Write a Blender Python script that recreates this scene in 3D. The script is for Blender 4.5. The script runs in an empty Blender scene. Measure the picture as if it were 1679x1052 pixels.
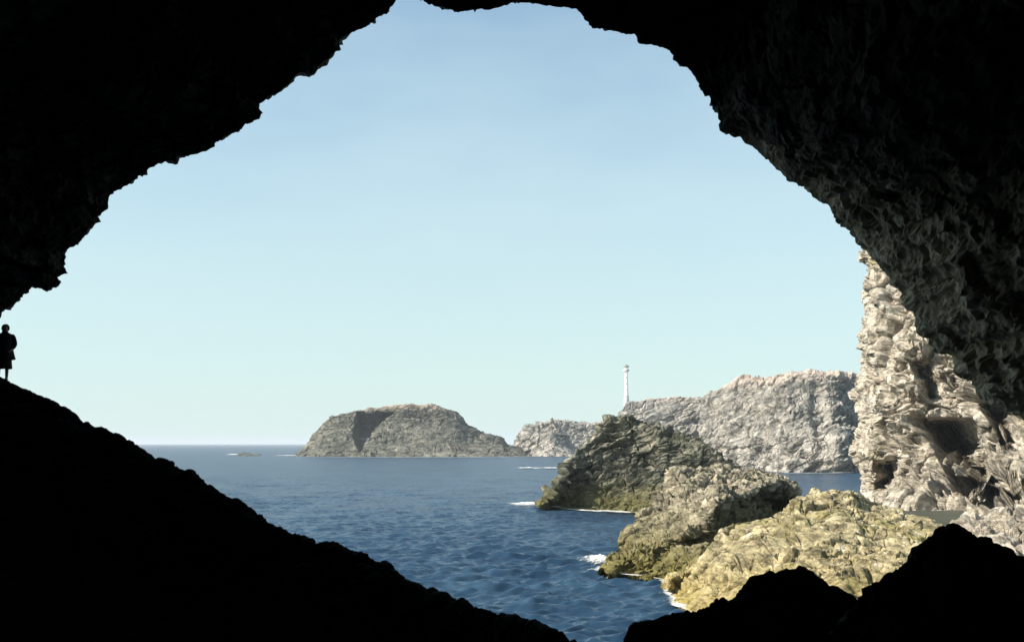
import bpy, math, random
import numpy as np
from mathutils import Vector
sc = bpy.context.scene
# ------------------------------------------------------------------ camera
F = 1632.0; CX = 839.5; CY = 526.0; HORIZON = 727.0
PITCH = math.atan((HORIZON - CY) / F)
SEA = -10.0
cam_d = bpy.data.cameras.new('camera'); cam = bpy.data.objects.new('camera', cam_d)
sc.collection.objects.link(cam); sc.camera = cam
cam_d.sensor_width = 36.0; cam_d.lens = 36.0 * F / 1679.0
cam_d.clip_start = 0.1; cam_d.clip_end = 60000
cam.location = (0, 0, 0); cam.rotation_euler = (math.pi / 2 + PITCH, 0, 0)
# ------------------------------------------------------------------ light
SUN_DIR = Vector((-0.86, -0.20, 0.66)).normalized()      # towards the sun
el = math.asin(SUN_DIR.z); az = math.atan2(SUN_DIR.x, SUN_DIR.y)
sd = bpy.data.lights.new('sun', 'SUN'); sd.energy = 5.0; sd.angle = math.radians(0.5); sd.color = (1.0, 0.93, 0.82)
so = bpy.data.objects.new('sun', sd); sc.collection.objects.link(so)
so.rotation_euler = SUN_DIR.to_track_quat('Z', 'Y').to_euler()
w = bpy.data.worlds.new('World'); sc.world = w; w.use_nodes = True
nt = w.node_tree; N = nt.nodes; L = nt.links; N.clear()
out = N.new('ShaderNodeOutputWorld'); bg = N.new('ShaderNodeBackground')
sky = N.new('ShaderNodeTexSky'); sky.sky_type = 'NISHITA'; sky.sun_disc = False
sky.sun_elevation = el; sky.sun_rotation = az
sky.air_density = 1.0; sky.dust_density = 0.6; sky.ozone_density = 1.0; sky.altitude = 0
SKY_STRENGTH = 0.0735
tc = N.new('ShaderNodeTexCoord')
# thin high haze clouds
mp = N.new('ShaderNodeMapping'); mp.inputs['Scale'].default_value = (1.0, 1.0, 3.2)
cn = N.new('ShaderNodeTexNoise'); cn.inputs['Scale'].default_value = 2.3; cn.inputs['Detail'].default_value = 5; cn.inputs['Roughness'].default_value = 0.5
cr = N.new('ShaderNodeValToRGB'); cr.color_ramp.elements[0].position = 0.42; cr.color_ramp.elements[0].color = (0, 0, 0, 1)
cr.color_ramp.elements[1].position = 0.72; cr.color_ramp.elements[1].color = (0.45, 0.45, 0.45, 1)
tint = N.new('ShaderNodeMix'); tint.data_type = 'RGBA'; tint.blend_type = 'MULTIPLY'; tint.inputs[0].default_value = 1.0
tint.inputs[7].default_value = (1.16, 1.40, 1.42, 1)
# pale sea haze low in the sky
sx = N.new('ShaderNodeSeparateXYZ')
hz = N.new('ShaderNodeValToRGB'); hz.color_ramp.interpolation = 'EASE'
hz.color_ramp.elements[0].position = 0.0; hz.color_ramp.elements[0].color = (0.85, 0.85, 0.85, 1)
hz.color_ramp.elements[1].position = 0.52; hz.color_ramp.elements[1].color = (0.15, 0.15, 0.15, 1)
mh = N.new('ShaderNodeMix'); mh.data_type = 'RGBA'; mh.inputs[7].default_value = (5.2, 6.5, 6.3, 1)
mc = N.new('ShaderNodeMix'); mc.data_type = 'RGBA'; mc.inputs[7].default_value = (5.0, 6.5, 6.9, 1)
L.new(tc.outputs['Generated'], mp.inputs['Vector']); L.new(mp.outputs[0], cn.inputs['Vector']); L.new(cn.outputs['Fac'], cr.inputs[0])
L.new(sky.outputs[0], tint.inputs[6])
L.new(tc.outputs['Generated'], sx.inputs[0]); L.new(sx.outputs['Z'], hz.inputs[0])
L.new(tint.outputs[2], mh.inputs[6]); L.new(hz.outputs[0], mh.inputs[0])
L.new(mh.outputs[2], mc.inputs[6]); L.new(cr.outputs[0], mc.inputs[0])
L.new(mc.outputs[2], bg.inputs['Color']); bg.inputs['Strength'].default_value = SKY_STRENGTH
L.new(bg.outputs[0], out.inputs['Surface'])
sc.view_settings.view_transform = 'Standard'; sc.view_settings.look = 'None'
sc.view_settings.exposure = 0.85; sc.view_settings.gamma = 1.0
sc.render.engine = 'CYCLES'; sc.cycles.max_bounces = 5; sc.cycles.use_denoising = True
sc.cycles.diffuse_bounces = 2

# ------------------------------------------------------------------ maths helpers
def ray(px, py):
    cx = (px - CX) / F; cz = (CY - py) / F
    c, s = math.cos(PITCH), math.sin(PITCH)
    return (cx, c - s * cz, s + c * cz)
def P(px, py, D):                      # point at world distance y = D seen at that pixel
    r = ray(px, py); k = D / r[1]
    return (r[0] * k, D, r[2] * k)
def Wt(px, py, z=SEA):                 # point on the water seen at that pixel
    r = ray(px, py); k = z / r[2]
    return (r[0] * k, r[1] * k, z)

rs = np.random.RandomState(7)
PERM = rs.permutation(4096).astype(np.int64)
GRAD = rs.normal(size=(4096, 3)); GRAD /= np.linalg.norm(GRAD, axis=1)[:, None]
def perlin(p):
    i = np.floor(p).astype(np.int64); f = p - i
    u = f * f * f * (f * (f * 6 - 15) + 10)
    res = 0
    for a in (0, 1):
        wa = u[:, 0] if a else 1 - u[:, 0]
        ha = PERM[(i[:, 0] + a) & 4095]
        for b in (0, 1):
            wb = u[:, 1] if b else 1 - u[:, 1]
            hb = PERM[(ha + i[:, 1] + b) & 4095]
            for c in (0, 1):
                wc = u[:, 2] if c else 1 - u[:, 2]
                h = PERM[(hb + i[:, 2] + c) & 4095]
                g = GRAD[h]
                res = res + wa * wb * wc * (g[:, 0] * (f[:, 0] - a) + g[:, 1] * (f[:, 1] - b) + g[:, 2] * (f[:, 2] - c))
    return res * 1.5
def fbm(p, octs=4, gain=0.5):
    r = 0; a = 1.0; q = p + 11.3
    for k in range(octs):
        r = r + a * perlin(q); q = q * 2.03 + 17.7; a *= gain
    return r
def ridged(p, octs=4, gain=0.55):
    r = 0; a = 1.0; q = p + 5.1; tot = 0
    for k in range(octs):
        r = r + a * (1 - 2.2 * np.abs(perlin(q))); q = q * 2.07 + 9.2; tot += a; a *= gain
    return r / tot
def cells(p):                          # blocky value noise: every cell its own height
    i = np.floor(p).astype(np.int64)
    h = PERM[(PERM[(PERM[i[:, 0] & 4095] + i[:, 1]) & 4095] + i[:, 2]) & 4095]
    return h / 4095.0 - 0.5
def facets(p):
    """angular broken rock: every cell is a tilted plane; also returns distance to the cell border"""
    i0 = np.floor(p - 0.5).astype(np.int64)
    f1 = np.full(len(p), 9.0); f2 = np.full(len(p), 9.0); h1 = np.zeros(len(p))
    for a in (0, 1):
        for b in (0, 1):
            for c in (0, 1):
                ci = i0 + np.array([a, b, c])
                h = PERM[(PERM[(PERM[ci[:, 0] & 4095] + ci[:, 1]) & 4095] + ci[:, 2]) & 4095]
                g = GRAD[h]; q = p - (ci + 0.5 + 0.32 * GRAD[(h * 7 + 3) & 4095])
                dd = np.sqrt((q * q).sum(1)); val = (h / 4095.0 - 0.5) * 0.9 + (q * g).sum(1) * 0.9
                near = dd < f1
                f2 = np.where(near, f1, np.minimum(f2, dd)); h1 = np.where(near, val, h1); f1 = np.where(near, dd, f1)
    return h1, f2 - f1
def frame(n):
    n = np.array(n, float); n /= np.linalg.norm(n)
    a = np.cross(n, (0, 1, 0.2)); a /= np.linalg.norm(a); b = np.cross(n, a)
    return a, b, n

def crag(p, size, strata=(0.15, 0.2, 1), amp=1.0, big=1.0, layer=1.0, block=1.0, el=3.0, warp=0.55, bed=1.6):
    """signed relief in metres; size = metres of a typical ledge"""
    a, b, n = frame(strata)
    mod = np.clip(0.75 + 0.9 * perlin(p / (size * 6) + 90), 0.25, 1.45)
    wv = fbm(p / (size * 6), 3) * size * 1.3 * warp
    q = np.stack([p @ a, p @ b, p @ n + wv], 1)
    d0 = big * size * 1.25 * fbm(p / (size * 5), 4, 0.55); d = 0
    # layers: long along the strata, thin across
    d = d + layer * size * 0.32 * ridged(q / np.array([size * el, size * el, size * 0.85]), 3, 0.5)
    s = q[:, 2] / (size * bed) + 0.35 * perlin(p / (size * 2.2)) + 0.15 * perlin(p / (size * .6))
    fr = s - np.floor(s)
    lv = np.clip(0.6 + 1.1 * perlin(np.stack([q[:, 0] / (size * 4), q[:, 1] / (size * 4), np.floor(s) * 3.7], 1)), 0.05, 1.3)
    d = d + layer * size * 0.55 * lv * (np.where(fr < 0.82, fr / 0.82, (1 - fr) / 0.18) - 0.5)
    s2 = q[:, 2] / (size * bed * 0.37) + 0.3 * perlin(p / (size * 0.9))
    fr2 = s2 - np.floor(s2)
    lv2 = np.clip(0.5 + 1.2 * perlin(np.stack([q[:, 0] / (size * 1.6), q[:, 1] / (size * 1.6), np.floor(s2) * 2.3], 1)), 0.0, 1.3)
    d = d + layer * size * 0.17 * lv2 * (np.where(fr2 < 0.8, fr2 / 0.8, (1 - fr2) / 0.2) - 0.5)
    # deep cracks across the layers
    cr_ = np.abs(perlin(q / np.array([size * 2.2, size * 2.2, size * 4.0]) + 71)) 
    cr2 = np.abs(perlin(q / np.array([size * 3.5, size * 3.5, size * 1.3]) + 23))
    d = d - layer * size * 0.45 * np.clip(1 - cr2 / 0.06, 0, 1)
    # broken blocks with plane faces, at three sizes
    wq = q + size * 0.30 * np.stack([perlin(p / size + 3.3), perlin(p / size + 7.9), perlin(p / size + 1.7)], 1)
    h1, e1 = facets(wq / (size * np.array([3.6, 3.0, 2.2])) + 5)
    h2, e2 = facets(wq / (size * np.array([1.6, 1.3, 0.8])) + 31)
    h3, e3 = facets(q / (size * np.array([0.62, 0.55, 0.36])) + 57)
    d0 = d0 + block * size * 0.95 * h1 - block * size * 0.55 * np.clip(1 - e1 / 0.07, 0, 1)
    d = d + block * size * 0.50 * h2 - block * size * 0.30 * np.clip(1 - e2 / 0.10, 0, 1)
    d = d + block * size * 0.20 * h3
    d = d + size * 0.10 * ridged(p / (size * 0.5), 3)
    return amp * (d0 + d * mod)

def resample(pts, n):
    pts = np.array(pts, float)
    seg = np.linalg.norm(np.diff(pts, axis=0), axis=1) + 1e-9
    t = np.concatenate([[0], np.cumsum(seg)]); t /= t[-1]
    s = np.linspace(0, 1, n)
    return np.stack([np.interp(s, t, pts[:, k]) for k in range(3)], 1)

def grid_normals(G):
    du = np.gradient(G, axis=1); dv = np.gradient(G, axis=0)
    n = np.cross(du, dv); l = np.linalg.norm(n, axis=2, keepdims=True)
    n = n / np.maximum(l, 1e-6)
    for _ in range(4):                 # smooth
        m = n.copy(); m[1:-1] += n[2:] + n[:-2]; m[:, 1:-1] += n[:, 2:] + n[:, :-2]
        n = m / np.maximum(np.linalg.norm(m, axis=2, keepdims=True), 1e-6)
    return n

def mesh_from_grid(name, G, mat, closed_u=False, origin=None, smooth=False, flip=False):
    nv, nu, _ = G.shape
    V = G.reshape(-1, 3)
    if origin is None:
        origin = (float(V[:, 0].mean()), float(V[:, 1].mean()), SEA)
    V = V - np.array(origin)
    j = np.arange(nv - 1)[:, None]; i = np.arange(nu if closed_u else nu - 1)[None, :]
    i2 = (i + 1) % nu
    f = np.stack([j * nu + i, j * nu + i2, (j + 1) * nu + i2, (j + 1) * nu + i], -1).reshape(-1, 4)
    if flip: f = f[:, ::-1]
    me = bpy.data.meshes.new(name)
    me.vertices.add(len(V)); me.vertices.foreach_set('co', V.astype(np.float32).ravel())
    me.loops.add(f.size); me.loops.foreach_set('vertex_index', f.astype(np.int32).ravel())
    me.polygons.add(len(f)); me.polygons.foreach_set('loop_start', np.arange(0, f.size, 4, dtype=np.int32))
    me.polygons.foreach_set('loop_total', np.full(len(f), 4, dtype=np.int32))
    me.polygons.foreach_set('use_smooth', np.full(len(f), smooth, dtype=bool))
    me.update(calc_edges=True); me.validate()
    me.materials.append(mat)
    o = bpy.data.objects.new(name, me); sc.collection.objects.link(o); o.location = origin
    return o
def tag(o, label=None, cat=None, group=None, kind=None):
    if label: o['label'] = label
    if cat: o['category'] = cat
    if group: o['group'] = group
    if kind: o['kind'] = kind
    return o

def loft(curves, nu, rows, matched=False):
    """curves: list of point lists; rows: number of rows between successive curves"""
    if matched:                        # same number of control points in every curve
        A = np.array(curves, float)
        seg = np.linalg.norm(np.diff(A, axis=1), axis=2).mean(0) + 1e-6
        t = np.concatenate([[0], np.cumsum(seg)]); t /= t[-1]
        s = np.linspace(0, 1, nu)
        R = [np.stack([np.interp(s, t, c[:, k]) for k in range(3)], 1) for c in A]
    else:
        R = [resample(c, nu) for c in curves]
    out = []
    m = len(R)
    for k in range(m - 1):
        p0 = R[max(k - 1, 0)]; p1 = R[k]; p2 = R[k + 1]; p3 = R[min(k + 2, m - 1)]
        for r in range(rows[k]):
            t = r / rows[k]
            cr = 0.5 * ((2 * p1) + (p2 - p0) * t + (2 * p0 - 5 * p1 + 4 * p2 - p3) * t * t + (3 * p1 - p0 - 3 * p2 + p3) * t ** 3)
            ln = p1 * (1 - t) + p2 * t
            out.append(0.35 * cr + 0.65 * ln)
    out.append(R[-1])
    return np.stack(out, 0)

def rock(name, ridge, mids, base, back, mat, nu, rows, size, strata, amp=1.0, big=1.0, layer=1.0, block=1.0, drop=2.5, post=None, matched=False, el=3.0, warp=0.55, bed=1.6):
    """ridge, mids.., base: traced curves; back: (dx, dy, zfall) moves the ridge to the far foot"""
    base = [tuple(b) for b in base]
    foot = [(x, y + 0.6, z - drop) for x, y, z in base]
    bk = [(x + back[0] * 0.45, y + back[1] * 0.45, z - (z - SEA) * 0.18) for x, y, z in ridge]
    bk2 = [(x + back[0], y + back[1], SEA - drop) for x, y, z in ridge]
    curves = [foot, base] + mids[::-1] + [ridge, bk, bk2]
    rws = [6] + [rows] * (len(mids) + 1) + [max(rows // 3, 20), max(rows // 4, 14)]
    G = loft(curves, nu, rws, matched)
    n = grid_normals(G)
    V = G.reshape(-1, 3); nn = n.reshape(-1, 3)
    if post: V = post(V, nn)
    d = crag(V, size, strata, amp, big, layer, block, el, warp, bed)
    V = V + nn * d[:, None]
    G = V.reshape(G.shape)
    return mesh_from_grid(name, G, mat)

# ------------------------------------------------------------------ materials
def new_mat(name):
    m = bpy.data.materials.new(name); m.use_nodes = True
    return m, m.node_tree.nodes, m.node_tree.links, m.node_tree.nodes['Principled BSDF']
def rock_mat(name, cols, scale, stains=None, rough=0.9, bump=0.5, strata=(0.15, 0.2, 1), bdist=None, spec=0.25, algae=None):
    """cols: list of (pos, rgb) over broad noise; scale: metres of the colour patches; stains: (rgb, amount, scale)"""
    m, n, l, b = new_mat(name)
    tcn = n.new('ShaderNodeTexCoord')
    nz = n.new('ShaderNodeTexNoise'); nz.inputs['Scale'].default_value = 1.0 / scale; nz.inputs['Detail'].default_value = 9; nz.inputs['Roughness'].default_value = 0.68
    nz.inputs['Distortion'].default_value = 0.3
    l.new(tcn.outputs['Object'], nz.inputs['Vector'])
    rp = n.new('ShaderNodeValToRGB')
    while len(rp.color_ramp.elements) < len(cols): rp.color_ramp.elements.new(0.5)
    for e, (p_, c_) in zip(rp.color_ramp.elements, cols): e.position = p_; e.color = (*c_, 1)
    l.new(nz.outputs['Fac'], rp.inputs[0])
    # strata streaks
    a, bb, nn = frame(strata)
    rot = n.new('ShaderNodeMapping'); rot.vector_type = 'POINT'
    ex = Vector(nn).rotation_difference(Vector((0, 0, 1))).to_euler()
    rot.inputs['Rotation'].default_value = ex
    st = n.new('ShaderNodeMapping'); st.inputs['Scale'].default_value = (0.5, 0.5, 1.15)
    l.new(tcn.outputs['Object'], rot.inputs['Vector']); l.new(rot.outputs[0], st.inputs['Vector'])
    n2 = n.new('ShaderNodeTexNoise'); n2.inputs['Scale'].default_value = 3.2 / scale; n2.inputs['Detail'].default_value = 8; n2.inputs['Roughness'].default_value = 0.65
    n2.inputs['Distortion'].default_value = 0.6
    l.new(st.outputs[0], n2.inputs['Vector'])
    r2 = n.new('ShaderNodeValToRGB'); r2.color_ramp.elements[0].position = 0.36; r2.color_ramp.elements[0].color = (0.34, 0.34, 0.33, 1)
    r2.color_ramp.elements[1].position = 0.60; r2.color_ramp.elements[1].color = (1.12, 1.10, 1.06, 1)
    l.new(n2.outputs['Fac'], r2.inputs[0])
    mu = n.new('ShaderNodeMix'); mu.data_type = 'RGBA'; mu.blend_type = 'MULTIPLY'; mu.inputs[0].default_value = 1.0
    l.new(rp.outputs[0], mu.inputs[6]); l.new(r2.outputs[0], mu.inputs[7])
    col = mu.outputs[2]
    for sdef in (stains or []):
        rgb, lo, hi, ssc = sdef
        n3 = n.new('ShaderNodeTexNoise'); n3.inputs['Scale'].default_value = 1.0 / ssc; n3.inputs['Detail'].default_value = 7; n3.inputs['Roughness'].default_value = 0.7
        mp3 = n.new('ShaderNodeMapping'); mp3.inputs['Location'].default_value = (13.7 * rgb[0] * 10, 5.1 + ssc, 3.3)
        l.new(tcn.outputs['Object'], mp3.inputs['Vector']); l.new(mp3.outputs[0], n3.inputs['Vector'])
        r3 = n.new('ShaderNodeValToRGB'); r3.color_ramp.elements[0].position = lo; r3.color_ramp.elements[1].position = hi
        l.new(n3.outputs['Fac'], r3.inputs[0])
        mx = n.new('ShaderNodeMix'); mx.data_type = 'RGBA'; mx.inputs[7].default_value = (*rgb, 1)
        l.new(r3.outputs[0], mx.inputs[0]); l.new(col, mx.inputs[6]); col = mx.outputs[2]
    if algae:                                  # tide zone: a real band of weed above the water line
        rgb, h0, h1, k = algae
        sxyz = n.new('ShaderNodeSeparateXYZ'); l.new(tcn.outputs['Object'], sxyz.inputs[0])
        ad = n.new('ShaderNodeMath'); ad.operation = 'MULTIPLY_ADD'; l.new(nz.outputs['Fac'], ad.inputs[0]); ad.inputs[1].default_value = -(h1 - h0) * 1.5
        l.new(sxyz.outputs['Z'], ad.inputs[2])
        mr = n.new('ShaderNodeMapRange'); mr.inputs['From Min'].default_value = h0 - (h1 - h0) * 0.75; mr.inputs['From Max'].default_value = h1 - (h1 - h0) * 0.75
        mr.inputs['To Min'].default_value = k; mr.inputs['To Max'].default_value = 0.0
        l.new(ad.outputs[0], mr.inputs['Value'])
        mx = n.new('ShaderNodeMix'); mx.data_type = 'RGBA'; mx.inputs[7].default_value = (*rgb, 1)
        l.new(mr.outputs[0], mx.inputs[0]); l.new(col, mx.inputs[6]); col = mx.outputs[2]
    l.new(col, b.inputs['Base Color']); b.inputs['Roughness'].default_value = rough
    b.inputs['Specular IOR Level'].default_value = spec
    # bump
    vo = n.new('ShaderNodeTexVoronoi'); vo.inputs['Scale'].default_value = 2.6 / scale; vo.feature = 'F1'
    l.new(st.outputs[0], vo.inputs['Vector'])
    n4 = n.new('ShaderNodeTexNoise'); n4.inputs['Scale'].default_value = 5.0 / scale; n4.inputs['Detail'].default_value = 8; n4.inputs['Roughness'].default_value = 0.7
    l.new(st.outputs[0], n4.inputs['Vector'])
    add = n.new('ShaderNodeMath'); add.operation = 'MULTIPLY_ADD'; l.new(vo.outputs['Distance'], add.inputs[0]); add.inputs[1].default_value = 0.5; l.new(n4.outputs['Fac'], add.inputs[2])
    bp = n.new('ShaderNodeBump'); bp.inputs['Strength'].default_value = bump; bp.inputs['Distance'].default_value = bdist or scale * 0.25
    l.new(add.outputs[0], bp.inputs['Height']); l.new(bp.outputs[0], b.inputs['Normal'])
    return m
def flat_mat(name, rgb, rough=0.7, var=0.15, scale=3.0):
    m, n, l, b = new_mat(name)
    nz = n.new('ShaderNodeTexNoise'); nz.inputs['Scale'].default_value = scale; nz.inputs['Detail'].default_value = 5
    tcn = n.new('ShaderNodeTexCoord'); l.new(tcn.outputs['Object'], nz.inputs['Vector'])
    rp = n.new('ShaderNodeValToRGB')
    rp.color_ramp.elements[0].color = (*[c * (1 - var) for c in rgb], 1); rp.color_ramp.elements[0].position = 0.3
    rp.color_ramp.elements[1].color = (*[min(c * (1 + var), 1) for c in rgb], 1); rp.color_ramp.elements[1].position = 0.7
    l.new(nz.outputs['Fac'], rp.inputs[0]); l.new(rp.outputs[0], b.inputs['Base Color'])
    b.inputs['Roughness'].default_value = rough; b.inputs['Specular IOR Level'].default_value = 0.2
    return m

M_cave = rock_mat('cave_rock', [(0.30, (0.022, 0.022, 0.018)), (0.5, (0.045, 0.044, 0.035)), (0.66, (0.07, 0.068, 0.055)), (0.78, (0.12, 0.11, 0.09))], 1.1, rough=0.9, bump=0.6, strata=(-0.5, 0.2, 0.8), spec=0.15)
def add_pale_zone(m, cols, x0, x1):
    """daylight put into colour: black left and inside, paler lichened rock right towards mouth"""
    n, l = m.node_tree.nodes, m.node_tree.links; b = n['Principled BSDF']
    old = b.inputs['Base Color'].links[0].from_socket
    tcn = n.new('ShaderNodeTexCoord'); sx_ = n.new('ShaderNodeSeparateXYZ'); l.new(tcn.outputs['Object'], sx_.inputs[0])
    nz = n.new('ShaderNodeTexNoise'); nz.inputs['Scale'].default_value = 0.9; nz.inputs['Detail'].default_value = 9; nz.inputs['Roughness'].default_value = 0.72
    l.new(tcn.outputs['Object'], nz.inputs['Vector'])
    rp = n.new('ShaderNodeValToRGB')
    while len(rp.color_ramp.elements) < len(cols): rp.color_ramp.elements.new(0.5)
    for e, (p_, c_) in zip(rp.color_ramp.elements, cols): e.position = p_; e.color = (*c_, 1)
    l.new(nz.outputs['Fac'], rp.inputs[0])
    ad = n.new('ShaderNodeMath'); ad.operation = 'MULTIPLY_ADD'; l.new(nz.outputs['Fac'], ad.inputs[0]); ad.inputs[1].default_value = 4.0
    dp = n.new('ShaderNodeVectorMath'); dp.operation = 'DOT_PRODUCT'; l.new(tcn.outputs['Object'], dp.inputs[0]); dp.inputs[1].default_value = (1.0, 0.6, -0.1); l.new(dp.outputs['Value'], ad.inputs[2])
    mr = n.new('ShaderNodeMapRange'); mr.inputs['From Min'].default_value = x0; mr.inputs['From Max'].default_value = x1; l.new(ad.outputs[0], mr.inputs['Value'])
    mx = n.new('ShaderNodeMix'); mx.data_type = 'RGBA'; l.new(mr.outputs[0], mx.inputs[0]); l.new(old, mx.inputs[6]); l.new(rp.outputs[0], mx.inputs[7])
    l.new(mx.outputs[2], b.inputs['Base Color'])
add_pale_zone(M_cave, [(0.30, (0.12, 0.105, 0.065)), (0.46, (0.30, 0.265, 0.17)), (0.58, (0.50, 0.44, 0.30)), (0.68, (0.82, 0.74, 0.58))], 6.8, 11.0)  # brightens the right wall near the mouth by colour, in place of light
M_black = rock_mat('cave_shade_rock', [(0.3, (0.010, 0.009, 0.008)), (0.6, (0.018, 0.016, 0.014)), (0.8, (0.03, 0.028, 0.022))], 1.0, rough=0.9, bump=0.5, spec=0.1)  # the cave's shade is put into this almost black base colour
M_stack = rock_mat('shaded_grey_schist', [(0.32, (0.055, 0.062, 0.048)), (0.46, (0.14, 0.145, 0.11)), (0.58, (0.28, 0.265, 0.205)), (0.70, (0.54, 0.48, 0.38))], 3.0, bump=0.8, strata=(-0.3, 0.1, 1),  # tall rock: part of its shade is put into the darker colour
                   stains=[((0.40, 0.34, 0.24), 0.62, 0.74, 2.5)], algae=((0.16, 0.14, 0.045), 1.5, 5.0, 0.75))
M_stack2 = rock_mat('lit_weathered_schist', [(0.32, (0.13, 0.11, 0.075)), (0.46, (0.31, 0.275, 0.20)), (0.58, (0.48, 0.43, 0.32)), (0.72, (0.64, 0.57, 0.45))], 2.2, bump=0.8, strata=(-0.1, 0.1, 1),  # middle rock: lightened in colour to look sunlit beside the tall one
                   algae=((0.17, 0.145, 0.035), 1.0, 4.5, 0.85))
M_lichen = rock_mat('lichen_rock', [(0.30, (0.16, 0.135, 0.08)), (0.43, (0.34, 0.29, 0.165)), (0.57, (0.53, 0.455, 0.28)), (0.72, (0.76, 0.67, 0.49))], 1.5, bump=0.9, strata=(0.3, 0.1, 1),
                    stains=[((0.28, 0.24, 0.09), 0.52, 0.66, 4.5), ((0.10, 0.085, 0.04), 0.62, 0.68, 1.0), ((0.84, 0.74, 0.58), 0.62, 0.67, 1.6)], algae=((0.42, 0.31, 0.07), -1.0, 3.0, 0.6))
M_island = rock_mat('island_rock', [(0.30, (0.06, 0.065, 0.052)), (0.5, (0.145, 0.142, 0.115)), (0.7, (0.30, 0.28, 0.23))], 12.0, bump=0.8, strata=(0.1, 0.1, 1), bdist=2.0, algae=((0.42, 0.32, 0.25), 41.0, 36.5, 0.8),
                    stains=[((0.34, 0.29, 0.22), 0.62, 0.70, 9.0)])
M_far = rock_mat('pale_cliff_rock', [(0.30, (0.17, 0.17, 0.155)), (0.46, (0.32, 0.305, 0.275)), (0.60, (0.44, 0.405, 0.36)), (0.74, (0.60, 0.54, 0.47))], 9.0, bump=0.9, algae=((0.55, 0.44, 0.36), 36.5, 32.5, 0.5), strata=(-0.35, 0.1, 1), bdist=1.5,
                 stains=[((0.13, 0.14, 0.11), 0.60, 0.72, 14.0)])
M_cliff = rock_mat('sunlit_cliff_rock', [(0.30, (0.10, 0.085, 0.06)), (0.41, (0.40, 0.35, 0.27)), (0.52, (0.64, 0.57, 0.47)), (0.68, (0.84, 0.77, 0.67))], 3.2, bump=1.0, strata=(0.4, 0.2, 1), bdist=1.0,
                   stains=[((0.36, 0.32, 0.14), 0.58, 0.70, 9.0)])
M_turf = flat_mat('dry_turf', (0.42, 0.34, 0.25), 0.95, 0.3, 0.06)

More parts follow.
